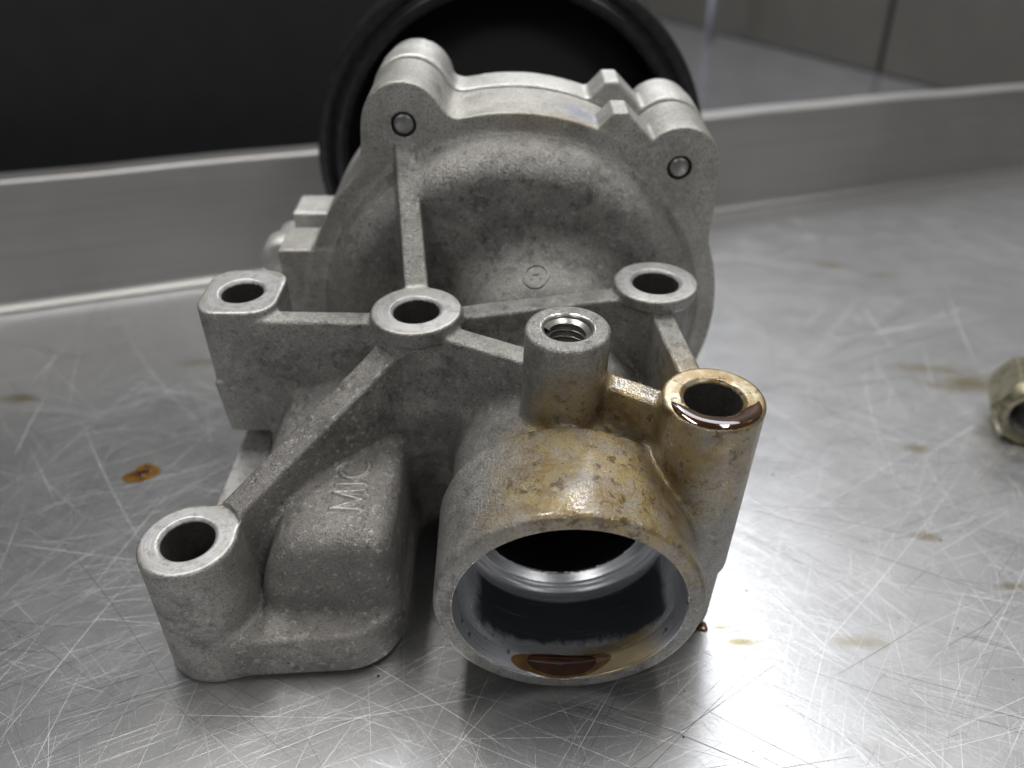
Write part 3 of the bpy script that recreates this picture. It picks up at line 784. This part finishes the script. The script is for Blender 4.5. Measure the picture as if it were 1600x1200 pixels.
def C2(px, py, z=0.0, p=R(29.5), f=1232.0):          # where a sight line of the photograph meets the bench: used to place stains on it
    u, v_ = (px-800)/f, (py-600)/f
    s = (.1419-z)/(math.sin(p)+v_*math.cos(p)); return (u*s, s*(math.cos(p)-v_*math.sin(p))-.1175)
flat = lambda u, v_, h: (u, v_, .0002+h)
M_smear = plain('thin_oil_smear', (0.26, 0.19, 0.065), .35, .3, 0, 400, .25)
M_core = oil_mat('thick_brown_oil', (0.085, 0.035, 0.006), .12)
bx, by = C2(222, 738); od = drop('oil_drop', blob(bx, by, .0050, .0044, 11, .3, 48, .34), .00018, M_oil_t, flat, 'brown oil drop on the bench left of the pump foot')
drop('thick_centre', blob(bx+.0006, by-.0008, .0026, .0019, 31, .6, 40, .3), .00034, M_core, flat, None, od)
bx, by = C2(1096, 979); drop('oil_drop', blob(bx, by, .0018, .0014, 5), .0006, M_oil_t, flat, 'small amber oil drop beside the outlet pipe')

# oil lying on the right boss and in the mouth of the pipe (child frames follow the pump's tilt)
pump_m = Matrix.Translation(pump.location) @ Matrix.Rotation(TILT, 4, 'X')
def on_pump(x, y, z): return tuple(pump_m @ Vector(P(x, y, z)))
def sector(a0, a1, r0, r1, n=36, end=.25):
    out, inn = [], []
    for i in range(n+1):
        t = i/n; a = a0+(a1-a0)*t; e = min(1, t/end, (1-t)/end); e = e*(2-e)
        wv = .03*math.sin(t*17)+.02*math.sin(t*31+1)
        mid_ = (r0+r1)/2+.06; out.append((a, mid_+(r1-mid_)*e)); inn.append((a, mid_-(mid_-r0)*max(.02, e)*(1+wv)))
    return out+inn[::-1]
def strip_drop(name, a0, a1, r0, r1, hgt, mat, to3, label):
    out = sector(a0, a1, r0, r1); n = len(out)//2; A, B = out[:n], out[n:][::-1]; K = 8; v, f = [], []
    for i in range(n):
        for k in range(K+1):
            t = k/K; h = hgt*math.sin(math.pi*min(max(t, 0), 1))**.5*min(1, i/3, (n-1-i)/3)
            v.append(to3(A[i][0]+(B[i][0]-A[i][0])*t, A[i][1]+(B[i][1]-A[i][1])*t, h))
    for i in range(n-1):
        for k in range(K): f.append((i*(K+1)+k, i*(K+1)+k+1, (i+1)*(K+1)+k+1, (i+1)*(K+1)+k))
    o = link_mesh(name, v, f, mat); tag(o, label, 'oil'); return o
strip_drop('oil_pool', R(188), R(352), .60, .965, .045, M_oil, lambda a, r, h: on_pump(BR[0]+r*math.cos(a), BR[1]+r*math.sin(a), .004+h), 'dark oil pool standing on the top face of the right boss')
def bore_pt(a, y, h):
    r = 2.40-(y-9.45)*.3125 if y < 10.09 else 2.2
    r = r-.004-h; return on_pump(PX+r*math.sin(a), y, PZ-r*math.cos(a))
op = drop('oil_pool', [(-.05+a, 9.98+b) for a, b in blob(0, 0, .36, .24, 4, 0, 48, .12)], .05, M_oil, bore_pt, 'dark brown oil pool in the mouth of the outlet pipe')
drop('thin_edge', [(-.05+a, 9.97+b) for a, b in blob(0, 0, .47, .25, 9, 0, 48, .2)], .014, M_oil_t, bore_pt, None, op)

# hex nut at the right edge
M_zinc = NT('yellow_zinc_plating'); _z = M_zinc
cz_ = _z.mix(_z.ramp(_z.noise(120, 4), .35, .65), (0.26, 0.24, 0.16), (0.42, 0.39, 0.28)); cz_ = _z.mix(_z.mul(_z.ramp(_z.noise(260, 5, .7), .5, .62), .7), cz_, (0.13, 0.115, 0.075))
M_zinc = _z.set(Base_Color=cz_, Metallic=.85, Roughness=.33, Normal=_z.bump(_z.noise(900), .15, .0002))
def hex_nut(loc, rotz, af, length, hole):
    root = bpy.data.objects.new('hex_nut', None); COL.objects.link(root); root.location = loc; root.rotation_euler = (0, 0, rotz)
    Rr = af/2; n = 96; v, f = [], []
    prof_ = [(hole, .0006, 0), (hole+.0012, 0, 0), (Rr*.90, 0, 0), (None, .0016, 1), (None, length-.0016, 1), (Rr*.90, length, 0), (hole+.0012, length, 0), (hole, length-.0006, 0)]
    for i in range(n):
        a = 2*math.pi*i/n; k = (a % (math.pi/3))-math.pi/6; rh = Rr/math.cos(k)
        for r, y, hx in prof_:
            rr = min(rh, Rr*1.125) if hx else r
            yy = y
            if hx: yy = y+(1 if y > length/2 else -1)*(-.0022*max(0, rr/Rr-1)/.12+.0004)
            v.append((rr*math.cos(a+math.pi/6+math.pi/6), yy-length/2, Rr+rr*math.sin(a+math.pi/3)))
    m2 = len(prof_)
    for i in range(n):
        for j in range(m2): f.append((i*m2+j, i*m2+(j+1) % m2, ((i+1) % n)*m2+(j+1) % m2, ((i+1) % n)*m2+j))
    b_ = link_mesh('nut_body', v, f, M_zinc, root, False)
    bm = bmesh.new(); bm.from_mesh(b_.data); bmesh.ops.recalc_face_normals(bm, faces=bm.faces[:]); bm.to_mesh(b_.data); bm.free()
    v, f = [], []; seg = 40; pit = .0015; N = int((length-.002)/pit*seg)
    for i in range(N+1):
        a = 2*math.pi*i/seg; y = -length/2+.0005+pit*i/seg
        for r, dy in ((hole*1.02, 0), (hole*.9, .4*pit), (hole*.9, .55*pit), (hole*1.02, .98*pit)): v.append((r*math.cos(a), y+dy, Rr+r*math.sin(a)))
    for i in range(N):
        for j in range(3): f.append((i*4+j, i*4+j+1, (i+1)*4+j+1, (i+1)*4+j))
    link_mesh('screw_thread', v, f, M_hole, root, False)
    return root
nut = hex_nut((.1690, .1040, 0), R(-26), .0208, .026, .0066)
tag(nut, 'yellow zinc plated hex nut lying on its side at the right edge of the bench', 'nut')

# scratches in the bench: shallow bright and dark grooves as fine ribbons
def scratches(name, count, mat, wmin, wmax, zone, seed):
    r_ = random.Random(seed); v, f = [], []
    for _ in range(count):
        x, y = r_.uniform(*zone[0]), r_.uniform(*zone[1])
        if _ % 9 == 0: ca = r_.uniform(0, math.pi); ca = ca if r_.random() < .45 else r_.choice([R(22), R(150), R(35)]); cx_, cy_ = x, y
        elif r_.random() < .6: x, y = cx_+r_.gauss(0, .022), cy_+r_.gauss(0, .014)
        a = ca+r_.gauss(0, R(14)); L = min(.12, r_.lognormvariate(-4.0, .75)); wd_ = r_.uniform(wmin, wmax)*(.35+.9*min(1, L/.05))
        cv_ = r_.gauss(0, 1.2); n = 12; z = .00004+r_.random()*.00005; b0 = len(v)
        for i in range(n+1):
            t = i/n; aa = a+cv_*L*(t-.5); x += math.cos(aa)*L/n; y += math.sin(aa)*L/n
            ww = wd_*(math.sin(math.pi*min(max(t, .03), .97))**.6)*r_.uniform(.55, 1); nx, ny = -math.sin(aa)*ww/2, math.cos(aa)*ww/2
            v += [(x+nx, y+ny, z), (x-nx, y-ny, z)]
        for i in range(n): f.append((b0+2*i, b0+2*i+1, b0+2*i+3, b0+2*i+2))
    o = link_mesh(name, v, f, mat, bench, False); o['kind'] = 'stuff'; return o
M_sb = plain('bright_scratch', (0.93, 0.93, 0.93), .48, .6, 0, 500, .1); M_sd = plain('dark_scratch', (0.24, 0.24, 0.245), .4, .8, 0, 500, .2)
Z_near = ((-.16, .24), (-.10, .12)); Z_far = ((-.30, .45), (.05, .30))
scratches('bright_scratches', 2600, M_sb, .000025, .00012, Z_near, 3); scratches('dark_scratches', 1500, M_sd, .00003, .00013, Z_near, 5)
scratches('bright_scratches', 500, M_sb, .0001, .0003, Z_far, 13); scratches('dark_scratches', 320, M_sd, .0001, .00025, Z_far, 15)
# dust specks on the bench
def specks(name, n, mat, seed):
    r_ = random.Random(seed); v, f = [], []
    for _ in range(n):
        x, y = r_.uniform(-.2, .28), r_.uniform(-.09, .2); q = r_.uniform(.0001, .00035); b0 = len(v); k = 6
        for i in range(k): a = 2*math.pi*i/k; v.append((x+q*r_.uniform(.6, 1.4)*math.cos(a), y+q*r_.uniform(.6, 1.4)*math.sin(a), .00012))
        v.append((x, y, q*.7)); f += [(b0+i, b0+(i+1) % k, b0+k) for i in range(k)]
    o = link_mesh(name, v, f, mat, bench); o['kind'] = 'stuff'
specks('grit_specks', 90, plain('dark_grit', (0.05, 0.045, 0.04), .8), 21)
